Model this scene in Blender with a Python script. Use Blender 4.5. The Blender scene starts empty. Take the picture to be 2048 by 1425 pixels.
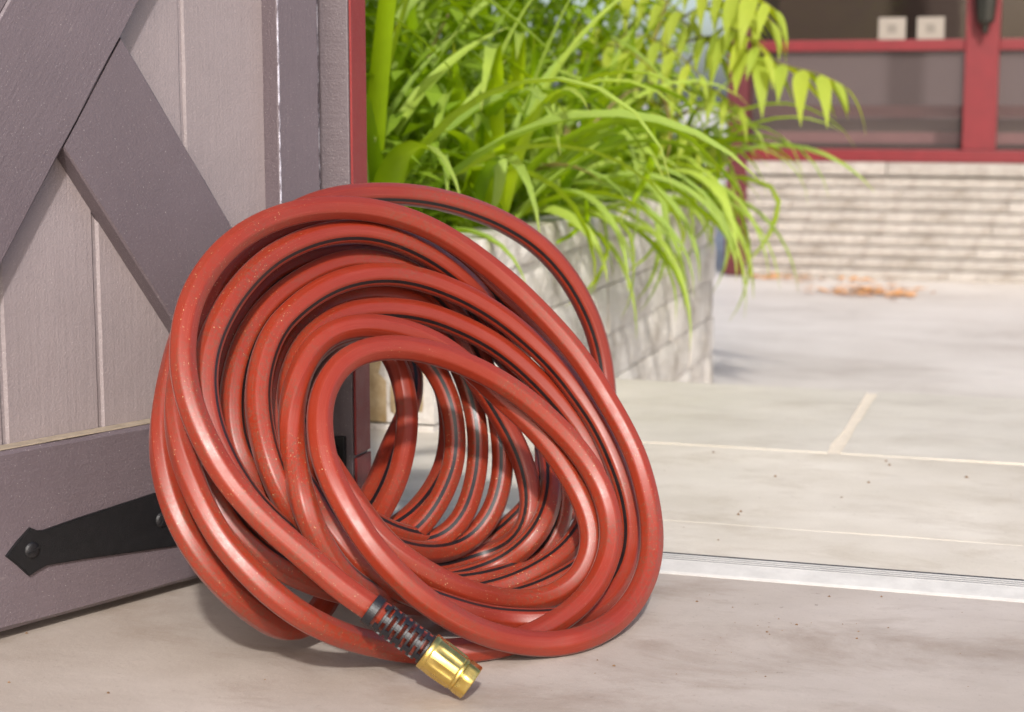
import bpy, bmesh, math, random
from mathutils import Vector, Matrix, noise
R = math.radians
sc = bpy.context.scene
col = sc.collection
random.seed(7)

# ------------------------------------------------------------------ camera
cd = bpy.data.cameras.new('camera'); cam = bpy.data.objects.new('camera', cd); col.objects.link(cam)
CAM = Vector((.687, -1.673, .465))
cam.location = CAM; cam.rotation_euler = (R(90 - 8.40), 0, R(17.2))
cd.sensor_width = 36; cd.lens = 61.79; cd.clip_start = .02; cd.clip_end = 600
cd.dof.use_dof = True; cd.dof.focus_distance = 1.50; cd.dof.aperture_fstop = 8.5
sc.camera = cam
# ------------------------------------------------------------------ sky and sun
SUN_EL, SUN_HEAD = 34.0, -20.0          # elevation; compass bearing the light travels towards (from +Y)
w = bpy.data.worlds.new('World'); sc.world = w; w.use_nodes = True
wn = w.node_tree.nodes; wl = w.node_tree.links
sky = wn.new('ShaderNodeTexSky'); sky.sky_type = 'NISHITA'; sky.sun_disc = False
sky.sun_elevation = R(SUN_EL); sky.sun_rotation = R(180 + SUN_HEAD)
sky.air_density = .8; sky.dust_density = 3.0; sky.ozone_density = .6
bg = wn['Background']; bg.inputs[1].default_value = .13
wl.new(sky.outputs[0], bg.inputs[0])
sd = bpy.data.lights.new('sun', 'SUN'); sd.energy = 2.3; sd.angle = R(2.5); sd.color = (1, .975, .95)
so = bpy.data.objects.new('sun', sd); col.objects.link(so)
trav = Vector((math.sin(R(SUN_HEAD))*math.cos(R(SUN_EL)), math.cos(R(SUN_HEAD))*math.cos(R(SUN_EL)), -math.sin(R(SUN_EL))))
so.rotation_euler = trav.to_track_quat('-Z', 'Y').to_euler(); so.location = (0, -3, 4)
sc.view_settings.view_transform = 'Standard'; sc.view_settings.look = 'None'
sc.view_settings.gamma = 1; sc.view_settings.exposure = .70

# ------------------------------------------------------------------ materials
def lin(r, g, b):
    f = lambda c: (c/255/12.92) if c/255 <= .04045 else ((c/255 + .055)/1.055)**2.4
    return (f(r), f(g), f(b), 1)
class M:
    def __init__(s, name, rough=.6, spec=.5, metal=0):
        s.m = bpy.data.materials.new(name); s.m.use_nodes = True
        s.n = s.m.node_tree.nodes; s.l = s.m.node_tree.links
        s.p = s.n['Principled BSDF']; s.out = s.n['Material Output']
        s.p.inputs['Roughness'].default_value = rough; s.p.inputs['Metallic'].default_value = metal
        s.p.inputs['Specular IOR Level'].default_value = spec
        s.tc = s.n.new('ShaderNodeTexCoord'); s.h = []
    def map(s, scale=(1, 1, 1), src='Object', rot=(0, 0, 0)):
        mp = s.n.new('ShaderNodeMapping'); mp.inputs['Scale'].default_value = scale; mp.inputs['Rotation'].default_value = rot
        s.l.new(s.tc.outputs[src], mp.inputs[0]); return mp.outputs[0]
    def noise(s, scale, detail=4, rough=.55, vec=None, dist=0):
        t = s.n.new('ShaderNodeTexNoise'); t.inputs['Scale'].default_value = scale; t.inputs['Detail'].default_value = detail
        t.inputs['Roughness'].default_value = rough; t.inputs['Distortion'].default_value = dist
        s.l.new(vec if vec is not None else s.tc.outputs['Object'], t.inputs['Vector']); return t.outputs[0]
    def vor(s, scale, vec=None, feat='F1'):
        t = s.n.new('ShaderNodeTexVoronoi'); t.feature = feat; t.inputs['Scale'].default_value = scale
        s.l.new(vec if vec is not None else s.tc.outputs['Object'], t.inputs['Vector']); return t.outputs['Distance']
    def ramp(s, fac, stops, mode='LINEAR'):
        r = s.n.new('ShaderNodeValToRGB'); r.color_ramp.interpolation = mode; e = r.color_ramp.elements
        while len(e) < len(stops): e.new(.5)
        for k, (p, c) in enumerate(stops):
            e[k].position = p; e[k].color = c if isinstance(c, tuple) else (c, c, c, 1)
        s.l.new(fac, r.inputs[0]); return r.outputs[0]
    def mix(s, fac, a, b, mode='MIX'):
        x = s.n.new('ShaderNodeMix'); x.data_type = 'RGBA'; x.blend_type = mode
        for k, v in ((0, fac), (6, a), (7, b)):
            if hasattr(v, 'links') or hasattr(v, 'is_output'): s.l.new(v, x.inputs[k])
            elif isinstance(v, tuple): x.inputs[k].default_value = v
            else: x.inputs[k].default_value = v if k == 0 else (v, v, v, 1)
        return x.outputs[2]
    def math(s, op, a, b=0.0):
        x = s.n.new('ShaderNodeMath'); x.operation = op
        for k, v in ((0, a), (1, b)):
            if hasattr(v, 'is_output'): s.l.new(v, x.inputs[k])
            else: x.inputs[k].default_value = v
        return x.outputs[0]
    def col(s, c):
        if isinstance(c, tuple): s.p.inputs['Base Color'].default_value = c
        else: s.l.new(c, s.p.inputs['Base Color'])
    def rough(s, c): s.l.new(c, s.p.inputs['Roughness'])
    def bump(s, h, dist=.001, strength=1.0):
        b = s.n.new('ShaderNodeBump'); b.inputs['Distance'].default_value = dist; b.inputs['Strength'].default_value = strength
        s.l.new(h, b.inputs['Height'])
        if s.h: s.l.new(s.h[-1], b.inputs['Normal'])
        s.h.append(b.outputs[0]); s.l.new(b.outputs[0], s.p.inputs['Normal'])

def paint(name, c, rough=.38, dust=.25):  # dust: strength of the painted glint specks and of the scuffs
    m = M(name, rough)
    c2 = tuple(v*.90 for v in c[:3]) + (1,); c3 = tuple(min(1, v*1.07) for v in c[:3]) + (1,)
    a = m.ramp(m.noise(5, 5, .6), [(.3, c2), (.7, c3)])
    a = m.mix(m.ramp(m.noise(620, 2, .5), [(.655, 0.), (.72, dust*1.7)]), a, lin(190, 182, 180))          # glints of the bumpy gloss, painted in as pale specks
    scuff = m.math('MULTIPLY', m.ramp(m.noise(9, 4), [(.55, 0.), (.68, 1.)]), m.ramp(m.noise(1, 6, .75, m.map((25, 260, 260))), [(.60, 0.), (.70, dust*1.5)]))
    a = m.mix(scuff, a, lin(182, 170, 164))
    chips = m.ramp(m.noise(44, 6, .75), [(.735, 0.), (.75, .8)])
    a = m.mix(chips, a, tuple(v*.45 for v in c[:3]) + (1,))
    m.col(a)
    m.rough(m.ramp(m.noise(25, 4), [(.3, rough - .1), (.7, rough + .12)]))
    m.bump(m.noise(1, 5, .6, m.map((9, 200, 200))), .0010, .5)         # brush strokes along the board
    m.bump(m.noise(420, 4, .7), .0010, .75)                            # stipple
    m.bump(m.noise(30, 4, .6), .0025, .3)
    return m.m
def concrete(name, lo, hi, stain, scale=1.0, dirt=.5):
    m = M(name, .7, .35)
    a = m.ramp(m.noise(2.4*scale, 7, .62, m.map((1, 1.5, 1))), [(.3, lo), (.7, hi)])
    a = m.mix(m.ramp(m.noise(4.5*scale, 7, .72, m.map((1, 1.7, 1), rot=(0, 0, .35)), .4), [(.50, 0.), (.78, dirt)]), a, stain)
    a = m.mix(m.ramp(m.noise(210, 4, .7), [(.60, 0.), (.74, .4)]), a, tuple(v*.6 for v in stain[:3]) + (1,))   # pits
    a = m.mix(m.ramp(m.noise(420, 3, .7), [(.58, 0.), (.72, .3)]), a, tuple(min(1, v*1.2) for v in hi[:3]) + (1,))
    scr = m.ramp(m.noise(1, 5, .8, m.map((3, 60, 1), rot=(0, 0, -.45))), [(.66, 0.), (.70, .22)])
    a = m.mix(scr, a, tuple(min(1, v*1.2) for v in hi[:3]) + (1,))
    spot = m.math('MULTIPLY', m.ramp(m.noise(3.1*scale, 3), [(.52, 0.), (.62, 1.)]), m.ramp(m.noise(75, 4, .7), [(.64, 0.), (.70, .6)]))
    a = m.mix(spot, a, tuple(v*.5 for v in stain[:3]) + (1,))
    m.col(a)
    m.rough(m.ramp(m.noise(8, 4), [(.3, .5), (.7, .8)]))
    m.bump(m.noise(160, 5, .75), .0016, .35); m.bump(m.noise(14, 4), .004, .2)
    return m.m
def stone(name, lo, hi, dark, dm=.8):
    m = M(name, .9, .2)
    inf = m.n.new('ShaderNodeObjectInfo')
    a = m.ramp(m.noise(26, 6, .7), [(.25, lo), (.75, hi)])
    a = m.mix(m.ramp(m.noise(7, 6, .75), [(.5, 0.), (.72, dm)]), a, dark)
    a = m.mix(m.math('MULTIPLY', inf.outputs['Random'], .3), a, tuple(v*.6 for v in lo[:3]) + (1,))
    m.col(a); m.bump(m.noise(45, 6, .75), .009, .8); m.bump(m.vor(55), .004, .4)
    return m.m
def plain(name, c, rough=.6, var=.15, scale=20, bump=.0008, metal=0, spec=.5):
    m = M(name, rough, spec, metal)
    m.col(m.ramp(m.noise(scale, 5, .65), [(.3, tuple(v*(1 - var) for v in c[:3]) + (1,)), (.7, tuple(min(1, v*(1 + var)) for v in c[:3]) + (1,))]))
    m.bump(m.noise(scale*9, 4, .6), bump, .5); return m.m

MAT = {}
MAT['brace'] = paint('purple_grey_paint', lin(98, 87, 91))
MAT['plank'] = paint('taupe_grey_paint', lin(137, 126, 126), .42)
MAT['jamb'] = paint('grey_trim_paint', lin(102, 92, 95), .36, .35)
MAT['redtrim'] = paint('dark_red_trim_paint', lin(134, 42, 40), .5, .08)
MAT['floor'] = concrete('garage_concrete', lin(154, 142, 131), lin(186, 176, 167), lin(122, 103, 86), 1.0, .7)
MAT['apron'] = concrete('apron_concrete', lin(192, 183, 168), lin(214, 206, 193), lin(156, 141, 118), 1.6, .55)
MAT['flag'] = concrete('flagstone', lin(186, 179, 166), lin(206, 199, 187), lin(152, 140, 122), 1.3, .45)
MAT['mortar'] = plain('pale_mortar', lin(176, 160, 134), .9, .12, 60, .002)
MAT['mortarp'] = plain('cream_mortar', lin(214, 202, 184), .9, .08, 60, .002)
MAT['asphalt'] = concrete('weathered_asphalt', lin(190, 182, 172), lin(210, 203, 194), lin(140, 128, 116), .5, .6)
MAT['alu'] = plain('worn_aluminium', lin(186, 184, 180), .65, .10, 40, .0006, 0, .2)
MAT['alud'] = plain('shaded_groove_aluminium', lin(36, 36, 38), .7, .2, 80, .0006, 0)  # near-black colour paints the shade in the grooves between ribs
MAT['black'] = plain('black_iron_paint', lin(14, 13, 15), .5, .5, 160, .0012)
MAT['screw'] = plain('black_screw_paint', lin(26, 25, 27), .4, .3, 200, .0006)
MAT['block'] = stone('split_face_block', lin(206, 197, 186), lin(236, 230, 222), lin(140, 124, 104), .75)
MAT['blocktan'] = stone('tan_split_face_block', lin(158, 128, 84), lin(206, 186, 152), lin(112, 84, 48), .8)
MAT['ledge'] = stone('ribbed_wall_block', lin(160, 151, 141), lin(190, 183, 175), lin(112, 101, 86), .7)
MAT['soil'] = plain('dark_mulch', lin(62, 48, 36), .95, .5, 60, .01)
MAT['red'] = plain('red_window_paint', lin(112, 26, 32), .45, .12, 14, .0006)
MAT['redd'] = plain('deep_red_post_paint', lin(84, 24, 30), .5, .2, 14, .0006)
MAT['taupe'] = plain('porch_taupe_wall', lin(92, 80, 79), .8, .06, 4, .0004)
MAT['brown'] = plain('porch_brown_wall', lin(58, 44, 36), .85, .1, 4, .0004)
MAT['pink'] = plain('faded_pink_board', lin(138, 94, 92), .7, .1, 8, .0006)
MAT['greyfl'] = plain('porch_grey_floor', lin(88, 82, 72), .8, .1, 8, .0006)
MAT['white'] = plain('white_card', lin(140, 131, 120), .6, .05, 20, .0003)
MAT['white2'] = plain('greyed_card_print', lin(118, 110, 100), .6, .05, 20, .0003)
MAT['lantern'] = plain('dark_lantern_metal', lin(36, 34, 26), .4, .3, 30, .0006)
MAT['brass'] = None
g = M('thin_window_glass', .03); gl = g.n.new('ShaderNodeBsdfTransparent'); gs = g.n.new('ShaderNodeBsdfGlossy'); gs.inputs['Roughness'].default_value = .03
gm = g.n.new('ShaderNodeMixShader'); fr = g.n.new('ShaderNodeFresnel'); fr.inputs[0].default_value = 1.5
g.l.new(fr.outputs[0], gm.inputs[0]); g.l.new(gl.outputs[0], gm.inputs[1]); g.l.new(gs.outputs[0], gm.inputs[2]); g.l.new(gm.outputs[0], g.out.inputs[0])
MAT['glass'] = g.m
sn = M('hazy_window_screen', .8, .2); sn.col(lin(104, 92, 90)); tr_ = sn.n.new('ShaderNodeBsdfTransparent'); sx_ = sn.n.new('ShaderNodeMixShader'); sx_.inputs[0].default_value = .38
sn.l.new(tr_.outputs[0], sx_.inputs[1]); sn.l.new(sn.p.outputs[0], sx_.inputs[2]); sn.l.new(sx_.outputs[0], sn.out.inputs[0]); MAT['screen'] = sn.m
m = M('polished_brass', .24, .5, 1.0)
m.col(m.ramp(m.noise(60, 4), [(.3, lin(214, 182, 96)), (.7, lin(236, 210, 130))])); m.rough(m.ramp(m.noise(90, 4), [(.3, .16), (.7, .34)]))
m.bump(m.noise(300, 3), .0003, .3); MAT['brass'] = m.m
MAT['rubber'] = plain('black_sleeve_plastic', lin(24, 23, 27), .42, .2, 120, .0004)
# red hose with its printed black stripe, dust and scuffs
m = M('red_hose_vinyl', .36)
m.p.inputs['Coat Weight'].default_value = .3; m.p.inputs['Coat Roughness'].default_value = .42; m.p.inputs['Sheen Weight'].default_value = .08; m.p.inputs['Sheen Roughness'].default_value = .3; m.p.inputs['Sheen Tint'].default_value = (1, .93, .92, 1)
uv = m.n.new('ShaderNodeSeparateXYZ'); m.l.new(m.tc.outputs['UV'], uv.inputs[0])
a = m.ramp(m.noise(3, 3, .5), [(.35, lin(118, 32, 11)), (.65, lin(136, 41, 17))])
a = m.mix(m.ramp(m.noise(1, 5, .7, m.map((90, 9, 1), 'UV')), [(.54, 0.), (.72, .30)]), a, lin(176, 92, 78))      # fine rubbed lines along the hose
a = m.mix(m.ramp(m.noise(1, 5, .75, m.map((70, 14, 1), 'UV')), [(.60, 0.), (.70, .5)]), a, lin(92, 30, 20))
dirt = m.math('MULTIPLY', m.ramp(m.noise(6.5, 4, .6), [(.47, 0.), (.60, 1.)]), m.ramp(m.noise(300, 5, .8), [(.47, 0.), (.62, .75)]))
a = m.mix(dirt, a, lin(104, 66, 48))
spk = m.math('MULTIPLY', m.ramp(m.noise(5.0, 4, .6, m.map((1.3, 1, 1))), [(.51, 0.), (.61, 1.)]), m.ramp(m.noise(560, 3, .6), [(.66, 0.), (.72, .85)]))
a = m.mix(spk, a, lin(206, 180, 132))
d = m.math('ABSOLUTE', m.math('SUBTRACT', uv.outputs[0], .5))
wob = m.math('MULTIPLY', m.noise(300, 3), .004)
stripe = m.math('LESS_THAN', m.math('ADD', d, wob), .028)
wear = m.ramp(m.noise(130, 5, .75), [(.62, 1.), (.76, .35)])
a = m.mix(m.math('MULTIPLY', stripe, wear), a, lin(20, 15, 17))
m.col(a)
m.rough(m.ramp(m.noise(60, 5, .75), [(.35, .36), (.7, .54)]))
m.bump(m.noise(1, 4, .6, m.map((60, 6, 1), 'UV')), .0005, .25); m.bump(m.noise(800, 2), .0003, .25)
MAT['hose'] = m.m
def leafmat(name, lo, hi, under, tr=.42):
    m = M(name, .45, .3)
    inf = m.n.new('ShaderNodeObjectInfo'); uvn = m.n.new('ShaderNodeSeparateXYZ'); m.l.new(m.tc.outputs['UV'], uvn.inputs[0])
    base = m.mix(inf.outputs['Random'], lo, hi)
    base = m.mix(m.ramp(m.noise(18, 4), [(.35, 0.), (.75, .3)]), base, tuple(v*.55 for v in lo[:3]) + (1,))
    base = m.mix(m.ramp(uvn.outputs[1], [(.90, 0.), (1., .55)]), base, lin(168, 140, 60))
    geo = m.n.new('ShaderNodeNewGeometry')
    base = m.mix(m.math('MULTIPLY', geo.outputs['Backfacing'], .55), base, under)
    m.col(base)
    veins = m.n.new('ShaderNodeTexWave'); veins.inputs['Scale'].default_value = 5; veins.bands_direction = 'X'
    m.l.new(m.tc.outputs['UV'], veins.inputs[0]); m.bump(veins.outputs['Fac'], .0006, .35)
    t = m.n.new('ShaderNodeBsdfTranslucent'); m.l.new(m.mix(.5, base, hi), t.inputs[0])
    x = m.n.new('ShaderNodeMixShader'); x.inputs[0].default_value = tr
    m.l.new(m.p.outputs[0], x.inputs[1]); m.l.new(t.outputs[0], x.inputs[2]); m.l.new(x.outputs[0], m.out.inputs[0])
    return m.m
MAT['lily'] = leafmat('daylily_leaf', (.20, .36, .004, 1), (.52, .68, .005, 1), (.40, .50, .16, 1))
MAT['pinn'] = leafmat('pinnate_leaflet', (.36, .48, .004, 1), (.66, .70, .004, 1), (.36, .46, .12, 1), .5)
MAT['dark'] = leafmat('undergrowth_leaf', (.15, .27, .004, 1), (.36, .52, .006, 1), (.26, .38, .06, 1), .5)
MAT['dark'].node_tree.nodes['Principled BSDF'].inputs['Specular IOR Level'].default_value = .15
MAT['drylily'] = leafmat('dry_daylily_leaf', (.34, .25, .08, 1), (.46, .36, .14, 1), (.4, .32, .16, 1), .3)
MAT['stem'] = plain('green_brown_stem', lin(118, 112, 52), .6, .2, 30)
MAT['dry'] = plain('orange_dry_leaf', lin(210, 150, 88), .8, .25, 40)
m = M('glossy_paint_bead', .2); m.col(m.ramp(m.noise(140, 5, .8, m.map((1, 1, .35))), [(.42, lin(104, 94, 100)), (.58, lin(206, 202, 212))])); m.bump(m.noise(300, 3), .001, .6); MAT['bead'] = m.m
MAT['dust'] = plain('beige_dust', lin(150, 136, 118), .95, .2, 60, .002)
MAT['crumb'] = plain('brown_crumb', lin(120, 92, 64), .9, .45, 300)

# ------------------------------------------------------------------ object helpers
def mesh_obj(name, verts, faces, mat, parent=None, smooth=False, uvs=None):
    me = bpy.data.meshes.new(name); me.from_pydata([tuple(v) for v in verts], [], faces)
    if mat: me.materials.append(MAT[mat] if isinstance(mat, str) else mat)
    if smooth: me.polygons.foreach_set('use_smooth', [True]*len(me.polygons))
    if uvs is not None:
        ul = me.uv_layers.new(name='UVMap')
        for p in me.polygons:
            for li in p.loop_indices: ul.data[li].uv = uvs[me.loops[li].vertex_index]
    me.update()
    o = bpy.data.objects.new(name, me); col.objects.link(o)
    if parent: o.parent = parent
    return o
def tag(o, label, cat=None, group=None, kind=None):
    if label: o['label'] = label
    if cat: o['category'] = cat
    if group: o['group'] = group
    if kind: o['kind'] = kind
    return o
def empty(name, loc=(0, 0, 0), rz=0):
    o = bpy.data.objects.new(name, None); col.objects.link(o); o.location = loc; o.rotation_euler = (0, 0, rz); o.empty_display_size = .05
    return o
def inst(src, loc, rot=(0, 0, 0), parent=None, scale=(1, 1, 1)):
    o = src.copy(); col.objects.link(o); o.location = loc; o.rotation_euler = rot; o.scale = scale; o.parent = parent
    return o
def board(name, L, W, T, mat, parent=None, loc=(0, 0, 0), rot=(0, 0, 0), ch=.0018, jit=.0005, seg=.03, cuts=None):
    """plank along local x (0..L), y thickness (-T..0, face at y=0), z width (0..W); worn edges; cuts = end slant (z-shear) at both ends"""
    n = max(2, int(L/seg)); v = []; f = []
    prof = [(0, ch), (0, W - ch), (-ch, W), (-T + ch, W), (-T, W - ch), (-T, ch), (-T + ch, 0), (-ch, 0)]
    sd = random.uniform(0, 99)
    for i in range(n + 1):
        x = L*i/n
        for k, (y, z) in enumerate(prof):
            dx = 0
            if cuts: dx = (cuts[0]*(1 - i/n) + cuts[1]*i/n)*z/W
            q = noise.noise(Vector((x*22 + sd, k*3.1, 0)))*jit + noise.noise(Vector((x*90 + sd, k*7.7, 5)))*jit*.6
            v.append((x + dx, y + (q if k in (2, 7, 3, 6) else 0)*.5, z + (q if k in (0, 1, 2, 7) else 0)))
    for i in range(n):
        for k in range(8):
            a, b = i*8 + k, i*8 + (k + 1) % 8
            f.append((a, a + 8, b + 8, b))
    f.append(tuple(range(8))); f.append(tuple(range(n*8 + 7, n*8 - 1, -1)))
    o = mesh_obj(name, v, f, mat, parent); o.location = loc; o.rotation_euler = rot
    fix(o); return o
def fix(o):
    bm = bmesh.new(); bm.from_mesh(o.data); bmesh.ops.recalc_face_normals(bm, faces=bm.faces); bm.to_mesh(o.data); bm.free()
def box(name, lo, hi, mat, parent=None, bev=.002, seg=2):
    bm = bmesh.new(); bmesh.ops.create_cube(bm, size=1)
    for v in bm.verts: v.co = Vector([lo[k] + (v.co[k] + .5)*(hi[k] - lo[k]) for k in range(3)])
    if bev: bmesh.ops.bevel(bm, geom=list(bm.edges), offset=bev, segments=seg, affect='EDGES', profile=.6)
    me = bpy.data.meshes.new(name); bm.to_mesh(me); bm.free(); me.materials.append(MAT[mat])
    o = bpy.data.objects.new(name, me); col.objects.link(o)
    if parent: o.parent = parent
    return o
def prism(name, poly, y0, y1, mat, parent=None, bev=.001):
    """polygon in local x,z extruded from y0 to y1 (y1 = front)"""
    bm = bmesh.new(); a = [bm.verts.new((x, y1, z)) for x, z in poly]; b = [bm.verts.new((x, y0, z)) for x, z in poly]
    bm.faces.new(a); bm.faces.new(b[::-1]); n = len(poly)
    for i in range(n): bm.faces.new((a[i], b[i], b[(i + 1) % n], a[(i + 1) % n]))
    bmesh.ops.recalc_face_normals(bm, faces=bm.faces)
    if bev: bmesh.ops.bevel(bm, geom=[e for e in bm.edges if abs(e.verts[0].co.y - y1) < 1e-6 and abs(e.verts[1].co.y - y1) < 1e-6], offset=bev, segments=2, affect='EDGES')
    me = bpy.data.meshes.new(name); bm.to_mesh(me); bm.free(); me.materials.append(MAT[mat])
    o = bpy.data.objects.new(name, me); col.objects.link(o)
    if parent: o.parent = parent
    return o
def lathe(name, prof, mat, parent=None, n=32, mod=None, smooth=True):
    """profile [(x along axis, radius)] turned about local x"""
    v = []; f = []
    for i, (x, r) in enumerate(prof):
        for k in range(n):
            t = 2*math.pi*k/n; rr = r*(mod(i, t) if mod else 1)
            v.append((x, rr*math.cos(t), rr*math.sin(t)))
    for i in range(len(prof) - 1):
        for k in range(n): a, b = i*n + k, i*n + (k + 1) % n; f.append((a, b, b + n, a + n))
    o = mesh_obj(name, v, f, mat, parent, smooth); fix(o); return o

# ------------------------------------------------------------------ ground, floor, step
gr = mesh_obj('ground', [(-150, -150, -.26), (150, -150, -.26), (150, 150, -.26), (-150, 150, -.26)], [(0, 1, 2, 3)], 'asphalt'); tag(gr, None, kind='structure')
fl = box('garage_floor', (-4, -5, -.25), (4, -.0215, 0), 'floor', None, .001, 1); tag(fl, None, kind='structure')
bed = box('threshold_bed', (-4, -.0205, -.25), (4, .0375, -.004), 'apron', None, 0); tag(bed, None, kind='structure')
ap = box('apron', (-4, .0385, -.25), (4, .6195, -.0018), 'mortar', None, 0); tag(ap, None, kind='structure')
def slab(name, x0, x1, y0, y1, z0, z1, mat, parent, jit=.0025, nx=None):
    """slab whose edges wander a little"""
    nx = nx or max(2, int((x1 - x0)/.05)); ny = max(2, int((y1 - y0)/.06)); s = random.uniform(0, 50)
    ring = [(x0 + (x1 - x0)*i/nx, y0) for i in range(nx)] + [(x1, y0 + (y1 - y0)*i/ny) for i in range(ny)] + \
           [(x1 - (x1 - x0)*i/nx, y1) for i in range(nx)] + [(x0, y1 - (y1 - y0)*i/ny) for i in range(ny)]
    pts = []
    for k, (x, y) in enumerate(ring):
        q = noise.noise(Vector((x*9 + s, y*9, 0)))*jit + noise.noise(Vector((x*40 + s, y*40, 3)))*jit*.5
        q2 = noise.noise(Vector((x*9 + s, y*9, 7)))*jit
        pts.append((x + q2, y + q))
    cx, cy = (x0 + x1)/2, (y0 + y1)/2; n = len(pts); c = .0003
    v = [(x, y, z0) for x, y in pts] + [(x, y, z1 - c) for x, y in pts] + [(x + (c if x < cx else -c), y + (c if y < cy else -c), z1) for x, y in pts]
    f = []
    for lv in (0, n):
        for k in range(n): f.append((lv + k, lv + (k + 1) % n, lv + n + (k + 1) % n, lv + n + k))
    f.append(tuple(range(2*n, 3*n)))
    o = mesh_obj(name, v, f, mat, parent); fix(o); return o
slab('concrete_slab', -3.9, 3.9, .0405, .1948, -.0075, 0, 'apron', ap, .002)
slab('concrete_slab', -3.9, 3.9, .1958, .6178, -.0075, .0002, 'apron', ap, .003)
st = box('flagstone_step', (-.135, .6205, -.25), (4, 1.122, -.0012), 'mortarp', None, 0); tag(st, None, kind='structure')
xs = [-.128, .412, .43, 1.02, 1.04, 1.72, 1.74, 2.5, 2.52, 3.9]
for k in range(0, len(xs), 2): slab('flagstone', xs[k], xs[k + 1], .6225, 1.128 + random.uniform(-.003, .004), -.0055, .0012 + random.uniform(0, .0006), 'flag', st, .004)

# aluminium door threshold
th = empty('door_threshold', (0, 0, 0)); tag(th, 'ribbed aluminium door threshold strip across the concrete floor', 'threshold')
v = [(-.9, -.0222, .0006), (-.9, -.0190, .0022), (-.9, .004, .0072), (-.9, .0055, .0062), (-.9, .0055, -.003), (-.9, -.0222, -.003)]
v2 = [(3.2, y, z) for _, y, z in v]; n = 6
o = mesh_obj('bevelled_lip', v + v2, [tuple(range(6)), tuple(range(11, 5, -1))] + [(k, (k + 1) % 6, 6 + (k + 1) % 6, 6 + k) for k in range(6)], 'alu', th); fix(o)
o = mesh_obj('base_plate', [(-.9, .0058, .0058), (3.2, .0058, .0058), (3.2, .0385, .0058), (-.9, .0385, .0058)], [(0, 1, 2, 3)], 'alud', th)
for k in range(4):
    y = .0088 + k*.0066
    box('rib', (-.9, y, .0050), (3.2, y + .0036, .0063), 'alu', th, .0002, 1)

# ------------------------------------------------------------------ garage wall, jamb
gw = empty('garage_wall', (0, 0, 0)); tag(gw, 'grey and red painted timber jamb beside the open door', 'wall')
box('jamb_board', (-.0385, 0, .004), (-.0045, .041, 2.5), 'jamb', gw, .0015)
box('side_wall', (-.80, -4, 0), (-.75, -.002, 2.4), 'plank', gw, 0)  # unseen wall, added to keep sky light off the left of the floor
box('paint_bead', (-.0388, -.0008, .01), (-.0368, .0004, 2.4), 'bead', gw, .0003, 1)
box('wall_board', (-3.0, .012, -.004), (-.0395, .038, 2.5), 'jamb', gw, .001)
box('red_face', (-.0040, .0015, .0935), (-.0015, .0412, 2.5), 'redtrim', gw, .0005, 1)
box('red_foot', (-.0040, .0015, .002), (-.0010, .0412, .0905), 'redtrim', gw, .0005, 1)
hk = empty('hinge_bracket', (-.020, -.003, .05)); tag(hk, 'small black iron hinge bracket on the grey jamb behind the hose', 'hinge')
box('bracket_plate', (-.012, -.004, 0), (.008, .0025, .064), 'black', hk, .0008)
lathe('pintle', [(-.002, .001), (-.002, .0055), (.046, .0055), (.046, .001)], 'black', hk, 16).rotation_euler = (0, R(-90), 0)
hk.children[1].location = (-.003, -.009, .008)
b_ = lathe('bolt', [(0, .006), (.003, .006), (.005, .003), (.005, .0003)], 'screw', hk, 12); b_.rotation_euler = (0, 0, R(-90)); b_.location = (.001, -.0042, .030)

# ------------------------------------------------------------------ plank door (local x = away from hinge, y = face normal)
DW, DH = .56, 2.0
dr = empty('barn_door', (-.02, -.054, 0), math.atan2(-.929, -.369)); tag(dr, 'grey plank door with crossed braces, standing open at the left', 'door')
ed = [.042, .149, .255, .3575, .46, .56]
for k in range(5):
    board('plank', DH - .03, ed[k + 1] - ed[k] - .0035, .018, 'plank', dr, (ed[k + 1] - .002, -.021, .012), (0, R(-90), 0), .0022, .0006)
for k in range(1, 5):                                                       # paint-filled grooves between the planks
    box('groove_fill', (ed[k] - .0045, -.0285, .012), (ed[k] + .0035, -.0235, DH - .02), 'plank', dr, 0)
board('stile', DH, .0555, .028, 'brace', dr, (.047, 0, .010), (0, R(-90), 0), .002, .0007)
board('stile', DH, .06, .028, 'brace', dr, (DW, 0, .010), (0, R(-90), 0), .002, .0007)
board('bottom_rail', .452, .157, .0275, 'brace', dr, (.0478, -.0004, .010), (0, 0, 0), .0035, .0012)
box('ledge_dust', (.049, -.0205, .1672), (.495, -.003, .1681), 'dust', dr, .0003, 1)
for nm_, x_, z0_ in (('paint_bead', .0455, .17),): box(nm_, (x_, .0001, z0_), (x_ + .0022, .0009, 1.9), 'bead', dr, .0003, 1)
board('middle_rail', .452, .13, .0275, 'brace', dr, (.0478, -.0004, .79), (0, 0, 0), .002, .0007)
board('top_rail', .452, .12, .0275, 'brace', dr, (.0478, -.0004, 1.88), (0, 0, 0), .002, .0007)
def brace(p0, p1, width, name='brace', y=0):
    """p0,p1 = ends of the brace's lower edge in (x,z)"""
    d = Vector((p1[0] - p0[0], 0, p1[1] - p0[1])); L = d.length; a = math.atan2(d.z, d.x)
    return board(name, L, width, .024, 'brace', dr, (p0[0], y, p0[1]), (0, -a, 0), .0018, .0009)
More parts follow.
